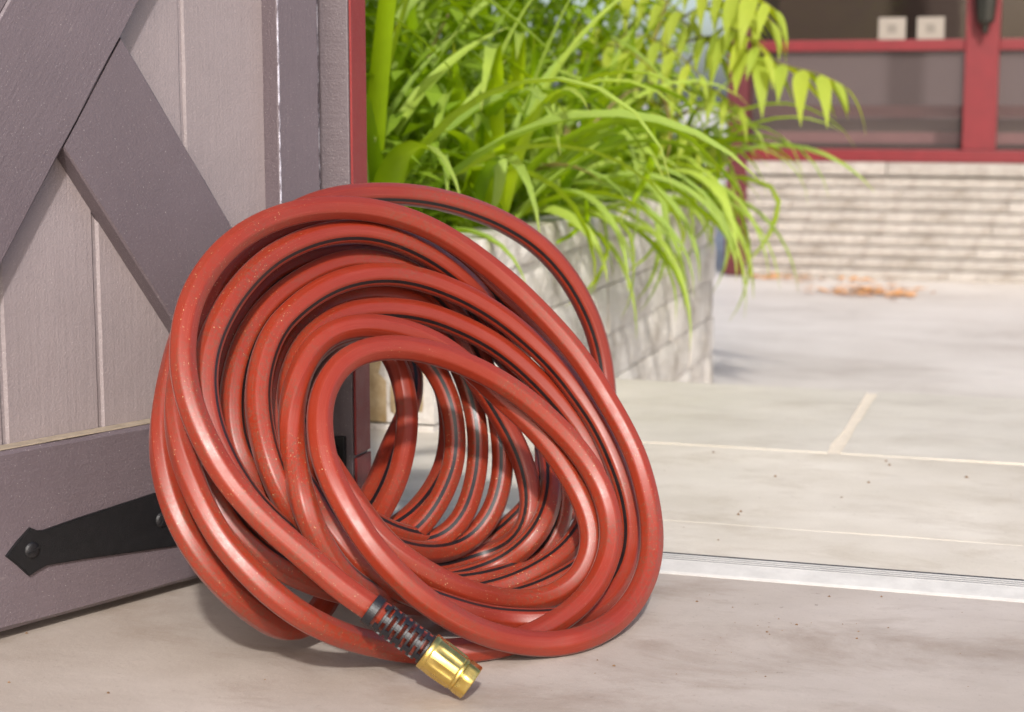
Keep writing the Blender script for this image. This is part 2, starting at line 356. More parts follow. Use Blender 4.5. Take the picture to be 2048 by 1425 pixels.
# long brace running up towards the hinge side, right edge through (.371,.326)-(.215,.55)
e1 = Vector((-.156, .224)).normalized(); nrm = Vector((e1.y, -e1.x))       # nrm points to larger x / lower z ... away from the hinge
pr = Vector((.305, .416))
a0 = pr - e1*.30; a1 = pr + e1*.43
brace((a1.x, a1.y), (a0.x, a0.y), .110, 'long_brace', -.0006)
d2 = Vector((-.583, -.812))
def brace2(p0, L, c0, c1, name):
    a = math.atan2(d2.y, d2.x)
    return board(name, L, .110, .022, 'brace', dr, (p0[0], -.0025, p0[1]), (0, -a, 0), .0018, .0009, .03, (c0, c1))
brace2((.2325, .5165), .318, .0386, .05, 'short_brace')
q0 = Vector((.302, .614)) - d2*.31
brace2((q0.x, q0.y), .31, 0, .0386, 'short_brace')
hs = empty('strap_hinge_unused'); bpy.data.objects.remove(hs)
strap = prism('strap_hinge', [(-.012, .112), (.10, .109), (.213, .1025), (.300, .0955), (.338, .0915), (.345, .0925), (.352, .0965), (.366, .0865), (.3775, .0762), (.366, .0655), (.3555, .0545),
              (.347, .0575), (.337, .0600), (.30, .0575), (.198, .0485), (.10, .044), (-.012, .041)], -.0005, .0034, 'black', dr, .0009)
strap['label'] = 'black iron strap hinge with pointed tip'
def screw(x, z, ang, parent):
    n = 20; v = []; f = []; r = .0075
    for i, (rr, y) in enumerate(((r, 0), (r*.97, .0011), (r*.7, .0023), (r*.35, .0028))):
        for k in range(n): t = 2*math.pi*k/n; v.append((rr*math.cos(t), y, rr*math.sin(t)))
    for i in range(3):
        for k in range(n): a, b = i*n + k, i*n + (k + 1) % n; f.append((a, b, b + n, a + n))
    f.append(tuple(range(3*n, 4*n)))
    o = mesh_obj('screw_head', v, f, 'screw', parent, True); o.location = (x, .0034, z); fix(o)
    s = box('screw_slot', (-.0062, .0008, -.0008), (.0062, .0031, .0008), 'black', o, .0001, 1); s.rotation_euler = (0, ang, 0)
screw(.3525, .0768, .3, strap); screw(.2085, .0765, 1.0, strap); screw(.06, .0765, .4, strap)

# ------------------------------------------------------------------ hose
HP = [
    (2676, -4285, 155), (2551, -4225, 201), (2431, -4179, 254), (2320, -4159, 320), (2221, -4169, 396), (2129, -4207, 478), (2041, -4258, 561), (1951, -4313, 640),
    (1859, -4363, 717), (1767, -4406, 794), (1676, -4444, 873), (1588, -4477, 957), (1501, -4509, 1042), (1414, -4539, 1126), (1327, -4569, 1210), (1239, -4598, 1293),
    (1153, -4624, 1378), (1069, -4647, 1466), (987, -4664, 1557), (907, -4676, 1650), (830, -4681, 1747), (757, -4677, 1847), (687, -4665, 1951), (619, -4645, 2056),
    (553, -4617, 2163), (490, -4579, 2272), (432, -4530, 2384), (380, -4471, 2497), (335, -4400, 2611), (298, -4317, 2726), (267, -4222, 2840), (246, -4116, 2951),
    (236, -3999, 3060), (237, -3870, 3163), (248, -3733, 3259), (270, -3587, 3349), (302, -3435, 3429), (344, -3278, 3499), (396, -3117, 3557), (456, -2955, 3604),
    (524, -2793, 3639), (599, -2632, 3662), (680, -2474, 3675), (766, -2319, 3676), (856, -2170, 3666), (950, -2026, 3646), (1047, -1889, 3614), (1147, -1759, 3572),
    (1248, -1637, 3520), (1350, -1525, 3458), (1452, -1421, 3386), (1554, -1328, 3306), (1656, -1244, 3220), (1758, -1168, 3128), (1860, -1099, 3033), (1962, -1038, 2933),
    (2063, -984, 2831), (2162, -937, 2724), (2262, -897, 2615), (2361, -863, 2504), (2459, -837, 2391), (2555, -818, 2275), (2646, -808, 2155), (2734, -806, 2031),
    (2819, -812, 1906), (2903, -824, 1781), (2987, -844, 1656), (3068, -872, 1530), (3145, -910, 1404), (3216, -959, 1276), (3278, -1020, 1147), (3334, -1093, 1019),
    (3384, -1178, 892), (3427, -1277, 768), (3460, -1390, 648), (3480, -1519, 532), (3485, -1664, 425), (3473, -1826, 330), (3445, -2003, 248), (3403, -2191, 183),
    (3348, -2387, 137), (3281, -2588, 112), (3204, -2784, 108), (3110, -2936, 108), (3003, -3047, 113), (2896, -3156, 136), (2792, -3268, 174), (2692, -3383, 225),
    (2596, -3498, 286), (2503, -3608, 357), (2413, -3709, 435), (2325, -3798, 518), (2238, -3875, 603), (2152, -3940, 692), (2068, -3990, 784), (1986, -4029, 879),
    (1904, -4056, 974), (1822, -4072, 1071), (1742, -4075, 1169), (1664, -4067, 1270), (1586, -4048, 1371), (1508, -4019, 1473), (1430, -3978, 1576), (1356, -3924, 1681),
    (1289, -3857, 1789), (1232, -3774, 1899), (1183, -3678, 2011), (1146, -3568, 2122), (1129, -3444, 2229), (1135, -3307, 2327), (1165, -3161, 2410), (1220, -3010, 2467),
    (1293, -2857, 2497), (1378, -2706, 2502), (1470, -2560, 2488), (1564, -2420, 2457), (1661, -2287, 2413), (1760, -2162, 2358), (1860, -2045, 2295), (1961, -1936, 2225),
    (2063, -1836, 2149), (2165, -1746, 2066), (2266, -1666, 1976), (2366, -1598, 1879), (2465, -1540, 1778), (2563, -1492, 1674), (2659, -1454, 1566), (2751, -1428, 1453),
    (2838, -1414, 1335), (2919, -1415, 1213), (2990, -1435, 1088), (3052, -1476, 960), (3101, -1541, 833), (3134, -1631, 710), (3148, -1746, 593), (3142, -1884, 487),
    (3119, -2039, 395), (3081, -2207, 318), (3028, -2375, 255), (2961, -2538, 206), (2885, -2693, 167), (2803, -2844, 137), (2717, -2990, 116), (2628, -3134, 108),
    (2531, -3258, 108), (2423, -3353, 108), (2308, -3429, 108), (2190, -3494, 108), (2074, -3561, 116), (1962, -3635, 136), (1857, -3723, 170), (1763, -3835, 220),
    (1682, -3970, 285), (1611, -4121, 360), (1544, -4269, 442), (1476, -4398, 527), (1402, -4500, 611), (1322, -4575, 695), (1239, -4629, 780), (1154, -4664, 864),
    (1067, -4686, 951), (980, -4697, 1038), (892, -4699, 1127), (807, -4693, 1219), (727, -4680, 1315), (651, -4658, 1416), (578, -4629, 1519), (508, -4592, 1624),
    (440, -4548, 1730), (375, -4496, 1839), (315, -4436, 1949), (262, -4366, 2061), (217, -4287, 2174), (183, -4197, 2287), (157, -4097, 2398), (141, -3987, 2508),
    (132, -3869, 2615), (125, -3745, 2722), (118, -3617, 2830), (112, -3482, 2937), (113, -3341, 3041), (125, -3193, 3140), (147, -3038, 3232), (180, -2877, 3314),
    (226, -2712, 3384), (283, -2545, 3441), (349, -2377, 3486), (423, -2210, 3519), (504, -2046, 3538), (592, -1886, 3542), (685, -1732, 3534), (783, -1585, 3515),
    (885, -1445, 3486), (990, -1315, 3446), (1096, -1197, 3391), (1201, -1091, 3322), (1306, -997, 3240), (1410, -914, 3150), (1513, -842, 3053), (1616, -781, 2951),
    (1717, -727, 2845), (1816, -673, 2734), (1910, -612, 2620), (2002, -546, 2503), (2091, -481, 2382), (2179, -419, 2257), (2261, -363, 2128), (2337, -314, 1992),
    (2406, -275, 1850), (2467, -248, 1704), (2522, -235, 1555), (2571, -240, 1405), (2612, -264, 1256), (2644, -311, 1108), (2666, -381, 964), (2676, -476, 826),
    (2672, -593, 697), (2651, -730, 581), (2614, -880, 478), (2558, -1033, 390), (2483, -1181, 319), (2391, -1317, 262), (2289, -1438, 213), (2180, -1551, 173),
    (2069, -1666, 146), (1959, -1791, 135), (1853, -1931, 139), (1754, -2090, 158), (1665, -2271, 191), (1588, -2477, 235), (1521, -2701, 289), (1460, -2930, 351),
    (1401, -3152, 418), (1339, -3356, 488), (1274, -3538, 561), (1205, -3698, 637), (1133, -3837, 716), (1056, -3956, 795), (977, -4055, 876), (895, -4131, 960),
    (813, -4186, 1049), (728, -4218, 1142), (643, -4229, 1240), (564, -4219, 1341), (499, -4186, 1450), (449, -4128, 1563), (402, -4039, 1674), (347, -3917, 1781),
    (292, -3785, 1887), (248, -3670, 1998), (211, -3572, 2115), (175, -3479, 2235), (144, -3380, 2354), (124, -3271, 2471), (114, -3150, 2586), (112, -3019, 2697),
    (118, -2879, 2804), (134, -2730, 2904), (162, -2573, 2995), (206, -2410, 3072), (265, -2243, 3131), (336, -2076, 3172), (416, -1910, 3197), (503, -1747, 3212),
    (596, -1589, 3217), (694, -1439, 3208), (798, -1299, 3182), (905, -1172, 3139), (1014, -1059, 3079), (1123, -962, 3004), (1229, -880, 2916), (1329, -801, 2817),
    (1419, -711, 2705), (1496, -604, 2583), (1566, -491, 2453), (1635, -386, 2318), (1703, -297, 2180), (1774, -226, 2040), (1848, -178, 1900), (1925, -152, 1760),
    (2000, -133, 1619), (2067, -115, 1473), (2125, -99, 1323), (2175, -94, 1170), (2220, -118, 1018), (2265, -186, 873), (2302, -281, 734), (2318, -373, 594),
    (2305, -452, 455), (2263, -534, 327), (2196, -640, 223), (2116, -791, 157), (2032, -987, 129), (1941, -1187, 121), (1840, -1357, 119), (1729, -1495, 121),
    (1610, -1609, 127), (1484, -1699, 138), (1358, -1789, 161), (1253, -1927, 209), (1180, -2139, 289), (1134, -2402, 393), (1094, -2664, 504), (1045, -2887, 610),
    (984, -3063, 710), (916, -3202, 809), (846, -3316, 912), (777, -3406, 1020), (705, -3460, 1130), (629, -3480, 1241), (555, -3479, 1354), (486, -3462, 1470),
    (422, -3431, 1589), (363, -3386, 1710), (310, -3328, 1832), (261, -3258, 1955), (218, -3175, 2078), (180, -3081, 2201), (149, -2974, 2323), (130, -2855, 2442),
    (125, -2723, 2556), (136, -2578, 2661), (165, -2424, 2753), (209, -2262, 2834), (265, -2096, 2901), (332, -1929, 2953), (411, -1763, 2989), (499, -1600, 3008),
    (595, -1445, 3008), (698, -1300, 2989), (803, -1168, 2948), (909, -1050, 2886), (1015, -946, 2808), (1121, -850, 2723), (1223, -745, 2634), (1315, -612, 2537),
    (1396, -452, 2431), (1470, -283, 2313), (1542, -134, 2185), (1616, -16, 2051), (1689, 81, 1910), (1757, 164, 1763), (1826, 214, 1615), (1898, 214, 1468),
    (1970, 170, 1325), (2034, 98, 1182), (2094, -13, 1045), (2157, -181, 920), (2215, -388, 806), (2249, -590, 695), (2246, -754, 583), (2200, -870, 471),
    (2115, -940, 365), (2001, -975, 267), (1874, -1015, 187), (1755, -1104, 136), (1648, -1241, 112), (1545, -1396, 108), (1429, -1520, 108), (1311, -1637, 123),
    (1222, -1822, 179), (1180, -2110, 285), (1180, -2482, 432), (1197, -2863, 593), (1198, -3183, 743), (1176, -3424, 875), (1141, -3616, 999), (1105, -3779, 1122),
    (1070, -3905, 1249), (1028, -3979, 1373), (977, -4007, 1493), (921, -4004, 1610), (862, -3974, 1724), (801, -3922, 1837), (743, -3855, 1951), (689, -3778, 2066),
    (642, -3693, 2182), (606, -3596, 2299), (581, -3487, 2414), (567, -3367, 2526), (565, -3235, 2633), (580, -3093, 2730), (613, -2940, 2813), (658, -2781, 2887),
    (712, -2618, 2951), (775, -2453, 3001), (849, -2288, 3036), (933, -2127, 3055), (1023, -1970, 3058), (1120, -1821, 3045), (1220, -1680, 3015), (1323, -1548, 2971),
    (1427, -1424, 2916), (1533, -1307, 2852), (1639, -1200, 2780), (1744, -1101, 2700), (1849, -1012, 2612), (1952, -932, 2517), (2055, -863, 2416), (2158, -805, 2311),
    (2260, -759, 2203), (2359, -724, 2090), (2456, -702, 1972), (2549, -692, 1851), (2641, -691, 1729), (2730, -698, 1605), (2812, -716, 1477), (2888, -742, 1346),
    (2958, -777, 1214), (3024, -822, 1082), (3085, -881, 951), (3138, -955, 820), (3181, -1047, 692), (3210, -1156, 567), (3222, -1283, 450), (3215, -1428, 342),
    (3187, -1589, 250), (3141, -1765, 177), (3077, -1949, 128), (2999, -2143, 109), (2904, -2306, 108), (2788, -2404, 108), (2658, -2460, 108), (2529, -2518, 119),
    (2410, -2605, 145), (2309, -2739, 195), (2224, -2910, 266), (2140, -3069, 343), (2045, -3185, 412), (1941, -3269, 474), (1841, -3359, 540), (1753, -3471, 616),
    (1673, -3587, 702), (1595, -3680, 797), (1516, -3740, 896), (1435, -3769, 997), (1350, -3770, 1097), (1257, -3736, 1193), (1157, -3677, 1286), (1056, -3615, 1380),
    (956, -3566, 1477), (860, -3523, 1576), (766, -3469, 1678), (680, -3396, 1785), (613, -3319, 1900), (566, -3243, 2021), (532, -3153, 2143), (505, -3040, 2260),
    (487, -2903, 2373), (482, -2749, 2479), (492, -2585, 2577), (521, -2418, 2664), (568, -2251, 2737), (632, -2085, 2793), (712, -1925, 2828), (804, -1773, 2842),
    (906, -1634, 2836), (1014, -1507, 2810), (1119, -1383, 2762), (1216, -1261, 2687), (1300, -1145, 2584), (1365, -1030, 2459), (1412, -910, 2317), (1449, -790, 2166),
    (1491, -683, 2014), (1544, -593, 1866), (1609, -520, 1724), (1680, -466, 1583), (1753, -430, 1443), (1826, -411, 1302), (1893, -407, 1159), (1953, -422, 1014),
    (2008, -467, 871), (2051, -542, 731), (2063, -617, 591), (2022, -655, 451), (1920, -651, 325), (1778, -634, 229), (1629, -657, 164), (1504, -757, 128),
    (1405, -929, 115), (1323, -1151, 126), (1261, -1423, 175), (1219, -1735, 268), (1185, -2035, 391), (1142, -2272, 521), (1091, -2445, 652), (1046, -2598, 791),
    (1021, -2769, 941), (1008, -2941, 1097), (987, -3067, 1245), (951, -3140, 1382), (915, -3202, 1518), (883, -3271, 1655), (847, -3323, 1788), (804, -3340, 1917),
    (763, -3318, 2043), (729, -3254, 2166), (704, -3151, 2284), (688, -3015, 2395), (685, -2856, 2496), (703, -2684, 2584), (743, -2507, 2653), (803, -2333, 2701),
    (879, -2163, 2727), (965, -1999, 2734), (1059, -1842, 2726), (1158, -1694, 2705), (1261, -1554, 2671), (1365, -1422, 2624), (1471, -1301, 2564), (1579, -1188, 2496),
    (1688, -1086, 2421), (1796, -996, 2338), (1902, -917, 2245), (2007, -849, 2144), (2109, -793, 2038), (2210, -746, 1927), (2309, -708, 1812), (2405, -680, 1694),
    (2498, -663, 1572), (2588, -657, 1447), (2671, -665, 1319), (2747, -686, 1187), (2813, -722, 1052), (2868, -771, 915), (2907, -833, 778), (2925, -910, 643),
    (2915, -1002, 515), (2872, -1109, 405), (2798, -1225, 320), (2705, -1346, 256), (2604, -1469, 204), (2502, -1595, 162), (2398, -1724, 133), (2293, -1861, 119),
    (2189, -2006, 120), (2088, -2160, 133), (1994, -2329, 159), (1908, -2515, 200), (1831, -2716, 254), (1761, -2928, 319), (1701, -3157, 395), (1658, -3412, 487),
    (1622, -3663, 592), (1575, -3851, 700), (1511, -3955, 805), (1443, -4009, 912), (1382, -4044, 1026), (1329, -4076, 1144), (1282, -4099, 1265), (1234, -4100, 1384),
    (1180, -4062, 1497), (1115, -3982, 1604), (1047, -3883, 1709), (988, -3790, 1819), (941, -3704, 1933), (905, -3616, 2049), (879, -3517, 2164), (864, -3406, 2276),
    (860, -3281, 2385), (869, -3143, 2486), (900, -2997, 2571), (955, -2845, 2630), (1030, -2693, 2659), (1116, -2544, 2662), (1209, -2402, 2642), (1305, -2266, 2606),
    (1403, -2138, 2557), (1501, -2020, 2495), (1598, -1913, 2420), (1693, -1819, 2331), (1786, -1737, 2234), (1877, -1665, 2130), (1969, -1603, 2023), (2064, -1549, 1918),
    (2163, -1499, 1814), (2263, -1457, 1711), (2361, -1422, 1604), (2454, -1397, 1490), (2542, -1380, 1371), (2626, -1374, 1250), (2706, -1377, 1126), (2780, -1393, 1000),
    (2846, -1423, 872), (2897, -1468, 741), (2923, -1529, 610), (2916, -1605, 483), (2876, -1689, 369), (2805, -1780, 277), (2710, -1878, 214), (2603, -1990, 183),
    (2496, -2123, 186), (2397, -2286, 221), (2312, -2481, 285), (2236, -2687, 366), (2157, -2866, 450), (2069, -3000, 531), (1975, -3099, 611), (1879, -3179, 693),
    (1783, -3244, 778), (1688, -3292, 865), (1594, -3321, 958), (1504, -3333, 1057), (1416, -3332, 1159), (1329, -3320, 1262), (1242, -3298, 1367), (1147, -3253, 1468),
    (1040, -3180, 1564), (929, -3108, 1659), (831, -3063, 1762), (744, -3017, 1872), (657, -2922, 1983), (579, -2768, 2092), (520, -2572, 2197), (485, -2348, 2293),
    (476, -2107, 2372), (490, -1850, 2425), (523, -1579, 2449), (568, -1304, 2442), (629, -1055, 2405), (710, -862, 2341), (811, -730, 2261), (915, -641, 2167),
    (1008, -578, 2052), (1087, -536, 1918), (1155, -517, 1776), (1211, -523, 1629), (1256, -557, 1481), (1291, -615, 1334), (1316, -697, 1191), (1326, -801, 1055),
    (1317, -920, 929), (1292, -1046, 811), (1252, -1170, 700), (1194, -1288, 601), (1122, -1418, 522), (1053, -1598, 480), (1007, -1861, 483), (993, -2210, 534),
    (1002, -2607, 621), (1017, -3000, 729), (1024, -3353, 847), (1022, -3656, 970), (1011, -3907, 1094), (981, -4090, 1213), (930, -4200, 1323), (864, -4258, 1428),
    (798, -4294, 1533), (734, -4319, 1642), (672, -4333, 1753), (613, -4334, 1865), (555, -4321, 1978), (501, -4291, 2093), (453, -4246, 2209), (409, -4185, 2325),
    (373, -4109, 2442), (347, -4018, 2556), (332, -3913, 2668), (326, -3795, 2775), (328, -3665, 2878), (337, -3526, 2977), (355, -3379, 3070), (381, -3226, 3157),
    (416, -3067, 3236), (462, -2904, 3304), (519, -2738, 3358), (585, -2572, 3402), (658, -2406, 3433), (739, -2242, 3450), (825, -2082, 3450), (917, -1928, 3432),
    (1011, -1781, 3396), (1105, -1641, 3345), (1200, -1509, 3280), (1294, -1384, 3205), (1386, -1266, 3119), (1474, -1153, 3022), (1556, -1043, 2915), (1629, -929, 2796),
    (1689, -800, 2666), (1739, -659, 2526), (1779, -511, 2377), (1807, -342, 2217), (1817, -140, 2045), (1816, 79, 1863), (1816, 275, 1677), (1833, 388, 1501),
    (1874, 396, 1339), (1925, 339, 1188), (1968, 258, 1040), (1997, 149, 898), (2009, -7, 770), (1994, -191, 663), (1938, -344, 566), (1840, -412, 460),
    (1715, -424, 348), (1590, -465, 259), (1476, -575, 207), (1369, -725, 180), (1276, -919, 178), (1217, -1204, 220), (1196, -1585, 310), (1190, -1987, 425),
    (1172, -2335, 538), (1136, -2618, 641), (1092, -2862, 743), (1050, -3091, 849), (1008, -3300, 959), (959, -3471, 1067), (898, -3596, 1171), (828, -3685, 1273),
    (757, -3753, 1377), (688, -3807, 1484), (624, -3845, 1596), (563, -3856, 1712), (507, -3836, 1829), (459, -3791, 1949), (420, -3730, 2070), (386, -3650, 2190),
    (358, -3553, 2307), (337, -3440, 2421), (324, -3314, 2533), (322, -3178, 2640), (332, -3032, 2741), (355, -2879, 2832), (391, -2719, 2913), (439, -2555, 2984),
    (496, -2388, 3046), (561, -2222, 3099), (635, -2058, 3139), (721, -1901, 3160), (817, -1752, 3157), (919, -1616, 3132), (1023, -1496, 3084), (1125, -1386, 3015),
    (1214, -1268, 2924), (1288, -1130, 2816), (1346, -974, 2692), (1387, -798, 2553), (1410, -598, 2400), (1422, -395, 2236), (1439, -237, 2069), (1473, -160, 1908),
    (1522, -156, 1754), (1573, -184, 1604), (1619, -220, 1453), (1658, -264, 1303), (1690, -319, 1153), (1713, -389, 1006), (1722, -472, 863), (1713, -562, 726),
    (1681, -656, 596), (1623, -751, 480), (1543, -856, 386), (1453, -994, 329), (1368, -1190, 321), (1300, -1444, 362), (1240, -1713, 436), (1176, -1949, 527),
    (1106, -2142, 625), (1037, -2310, 733), (981, -2482, 853), (939, -2665, 984), (896, -2826, 1115), (834, -2928, 1234), (756, -2981, 1346), (682, -3017, 1460),
    (625, -3052, 1585), (582, -3072, 1716), (549, -3058, 1849), (519, -2997, 1976), (488, -2890, 2097), (462, -2744, 2209), (444, -2570, 2314), (442, -2376, 2407),
    (453, -2158, 2484), (474, -1911, 2540), (503, -1640, 2572), (541, -1356, 2582), (591, -1082, 2570), (662, -844, 2538), (755, -661, 2491), (863, -528, 2426),
    (970, -425, 2340), (1066, -343, 2230), (1149, -282, 2099), (1221, -245, 1957), (1282, -231, 1809), (1336, -240, 1658), (1385, -272, 1508), (1426, -325, 1359),
    (1460, -399, 1213), (1485, -493, 1071), (1501, -602, 934), (1504, -723, 804), (1493, -851, 680), (1456, -975, 568), (1386, -1089, 477), (1287, -1202, 420),
    (1185, -1348, 409), (1100, -1547, 450), (1031, -1774, 531), (969, -1985, 635), (906, -2157, 751), (843, -2294, 874), (785, -2411, 1003), (732, -2514, 1135),
    (681, -2600, 1269), (629, -2666, 1403), (582, -2711, 1537), (544, -2730, 1674), (509, -2704, 1808), (467, -2612, 1933), (415, -2450, 2047), (368, -2239, 2150),
    (339, -2001, 2243), (330, -1738, 2318), (338, -1450, 2367), (365, -1154, 2379), (418, -890, 2348), (495, -707, 2274), (587, -627, 2166), (677, -629, 2039),
    (753, -673, 1901), (813, -735, 1759), (861, -809, 1616), (896, -898, 1475), (920, -1001, 1338), (935, -1118, 1205), (942, -1247, 1080), (938, -1386, 962),
    (925, -1540, 856), (915, -1723, 763), (920, -1956, 690), (949, -2241, 634), (996, -2556, 589), (1038, -2850, 544), (1054, -3081, 485), (1046, -3245, 407),
    (1023, -3376, 322), (984, -3512, 260), (930, -3671, 251), (875, -3846, 307), (829, -4018, 408), (785, -4169, 524), (735, -4287, 637), (676, -4373, 745),
    (610, -4431, 850), (540, -4469, 954), (470, -4489, 1059), (400, -4495, 1165), (333, -4487, 1273), (270, -4466, 1384), (212, -4433, 1496), (157, -4388, 1610),
    (108, -4333, 1724), (64, -4267, 1839), (26, -4191, 1954), (-6, -4105, 2069), (-31, -4010, 2182), (-54, -3907, 2295), (-75, -3798, 2408), (-97, -3684, 2521),
    (-116, -3563, 2634), (-130, -3434, 2746), (-135, -3298, 2854), (-131, -3154, 2957), (-118, -3002, 3056), (-97, -2843, 3149), (-69, -2679, 3237), (-35, -2510, 3319),
    (7, -2336, 3395), (54, -2159, 3468), (105, -1979, 3536), (163, -1797, 3598), (230, -1614, 3649), (305, -1432, 3685), (389, -1251, 3708), (478, -1072, 3718),
    (572, -897, 3720), (670, -725, 3713), (772, -556, 3699), (877, -393, 3675), (985, -234, 3641), (1095, -81, 3597), (1206, 68, 3544), (1318, 211, 3482),
    (1430, 348, 3411), (1541, 477, 3328), (1650, 597, 3235), (1755, 704, 3129), (1855, 798, 3011), (1947, 879, 2881), (2032, 948, 2742), (2108, 1007, 2595),
    (2175, 1056, 2442), (2235, 1095, 2284), (2285, 1121, 2121), (2326, 1132, 1956), (2359, 1124, 1790), (2387, 1096, 1625), (2411, 1049, 1463), (2432, 983, 1304),
    (2445, 900, 1149), (2446, 801, 999), (2431, 688, 857), (2396, 564, 725), (2341, 433, 607), (2264, 303, 505), (2166, 181, 421), (2051, 75, 353),
    (1920, -10, 298), (1779, -82, 257), (1642, -175, 236), (1526, -337, 247), (1434, -568, 285), (1350, -814, 333), (1265, -1043, 383), (1187, -1277, 447),
    (1115, -1514, 526), (1042, -1722, 615), (961, -1885, 711), (877, -2009, 814), (789, -2098, 921), (702, -2163, 1032), (622, -2223, 1149), (553, -2285, 1275),
    (494, -2340, 1408), (442, -2375, 1545), (399, -2378, 1682), (365, -2334, 1817), (336, -2226, 1942), (309, -2058, 2056), (293, -1851, 2156), (291, -1620, 2244),
    (302, -1361, 2312), (321, -1067, 2350), (348, -746, 2348), (387, -431, 2301), (443, -180, 2212), (515, -41, 2092), (588, -15, 1952), (644, -66, 1805),
    (673, -157, 1658), (677, -276, 1520), (664, -417, 1392), (649, -575, 1273), (645, -744, 1157), (654, -926, 1044), (665, -1123, 939), (675, -1339, 844),
    (679, -1572, 770), (659, -1815, 745), (621, -2047, 796), (583, -2240, 916), (547, -2382, 1066), (504, -2480, 1215), (458, -2546, 1354), (415, -2589, 1489),
    (380, -2612, 1627), (354, -2607, 1767), (329, -2552, 1901), (301, -2435, 2024), (274, -2264, 2135), (256, -2057, 2234), (252, -1824, 2318), (265, -1573, 2386),
    (291, -1306, 2431), (328, -1024, 2447), (377, -740, 2433), (443, -482, 2391), (525, -270, 2327), (619, -117, 2239), (716, -23, 2129), (807, 27, 1999),
    (883, 47, 1856), (946, 39, 1705), (998, 2, 1552), (1040, -65, 1402), (1074, -162, 1256), (1098, -285, 1118), (1110, -435, 990), (1107, -610, 876),
    (1092, -806, 778), (1068, -1019, 697), (1032, -1234, 632), (974, -1431, 583), (893, -1597, 551), (798, -1749, 540),
]
pts = [Vector((x*1e-4, y*1e-4, z*1e-4)) for x, y, z in HP]
INNER = [(175, 554), (609, 813), (862, 990)]
N0 = len(pts)
flag = [0.0]*N0
for a, b in INNER:
    for i in range(a, min(b, N0)): flag[i] = 1.0
axis_mid = Vector((.16, -.10, .15))
def cr(p0, p1, p2, p3, t):
    return .5*((2*p1) + (p2 - p0)*t + (2*p0 - 5*p1 + 4*p2 - p3)*t*t + (3*p1 - p0 - 3*p2 + p3)*t**3)
def hose_tube(name, parent, start):
    P = []; V = []
    for i in range(start, N0 - 1):
        p0, p1, p2, p3 = pts[max(i - 1, 0)], pts[i], pts[i + 1], pts[min(i + 2, N0 - 1)]
        for t in (0, .5):
            p = cr(p0, p1, p2, p3, t); fl_ = flag[i]
            vin = (CAM - p).normalized()*1.0 + (axis_mid - p).normalized()*.75
            vout = (p - CAM).normalized()
            P.append(p); V.append(vin.normalized()*fl_ + vout*(1 - fl_))
    n = 48; v = []; uv = []; f = []; r0 = .0107
    T = [(P[min(i + 1, len(P) - 1)] - P[max(i - 1, 0)]).normalized() for i in range(len(P))]
    x = V[0] - T[0]*V[0].dot(T[0]); x.normalize(); X = [x]
    for i in range(1, len(P)):                                   # frame carried along without twist
        x = X[-1] - T[i]*X[-1].dot(T[i]); X.append(x.normalized())
    ang = []
    for i in range(len(P)):
        th_ = math.atan2(V[i].dot(T[i].cross(X[i])), V[i].dot(X[i]))
        if ang:
            while th_ - ang[-1] > math.pi: th_ -= 2*math.pi
            while th_ - ang[-1] < -math.pi: th_ += 2*math.pi
        ang.append(th_)
    for _ in range(3):                                           # the hose turns slowly about itself
        acc = [0.0]
        for q in ang: acc.append(acc[-1] + q)
        h_ = 11; ang = [(acc[min(i + h_ + 1, len(ang))] - acc[max(i - h_, 0)])/(min(i + h_ + 1, len(ang)) - max(i - h_, 0)) for i in range(len(ang))]
    fr_ = []
    for i in range(len(P)):
        y = T[i].cross(X[i]); fr_.append((T[i], X[i]*math.cos(ang[i]) + y*math.sin(ang[i])))
    for i, p in enumerate(P):
        t, x = fr_[i]; y = t.cross(x)
        for k in range(n):
            a = 2*math.pi*(k/n - .5); q = (a + math.pi/8) % (math.pi/4) - math.pi/8; r = r0*(.3 + .7*.975/math.cos(q))
            v.append(p + x*(r*math.cos(a)) + y*(r*math.sin(a)))
    vi = lambda i, k: i*n + k % n
    me = bpy.data.meshes.new(name)
    for i in range(len(P) - 1):
        for k in range(n): f.append((vi(i, k), vi(i, k + 1), vi(i + 1, k + 1), vi(i + 1, k)))
    me.from_pydata([tuple(q) for q in v], [], f)
    ul = me.uv_layers.new(name='UVMap'); L = 0.0; uvd = []
    for i in range(len(P) - 1):
        L2 = L + (P[i + 1] - P[i]).length
        for k in range(n): uvd += [k/n, L, (k + 1)/n, L, (k + 1)/n, L2, k/n, L2]
        L = L2
    ul.data.foreach_set('uv', uvd)
    me.polygons.foreach_set('use_smooth', [True]*len(me.polygons)); me.materials.append(MAT['hose']); me.update()
    o = bpy.data.objects.new(name, me); col.objects.link(o); o.parent = parent; return o
hz = empty('garden_hose', (0, 0, 0)); tag(hz, 'long red rubber garden hose coiled against the open door', 'hose')
hose_tube('hose_tube', hz, 3)
# brass coupling and black spring sleeve on the free end
end = pts[0]; ax = (pts[0] - pts[9]).normalized()
up = Vector((0, 0, 1)); sy = ax.cross(up).normalized(); sz = sy.cross(ax)
fm = Matrix((ax, -sy, sz)).transposed().to_4x4(); fm.translation = end
def fitting(o): o.parent = hz; o.matrix_world = fm; return o
def flute(i, t):
    return 1
prof = [(-.0415, .0116), (-.0415, .0146), (-.0410, .0152), (-.0372, .0153), (-.0368, .0149), (-.0362, .0149)]
body = lathe('coupling_collar', prof, 'brass', None, 48); fitting(body)
def fl_body(i, t):
    s = math.cos(8*t); w_ = (0, .35, 1, 1, .9, .5, .1)[i]
    return 1 - .055*w_*max(0, s)**.6 if s > 0 else 1
b2 = lathe('coupling_body', [(-.0364, .0150), (-.0345, .0152), (-.030, .0154), (-.020, .0152), (-.0135, .0149), (-.0120, .0147), (-.0116, .0136)], 'brass', None, 96, fl_body); fitting(b2)
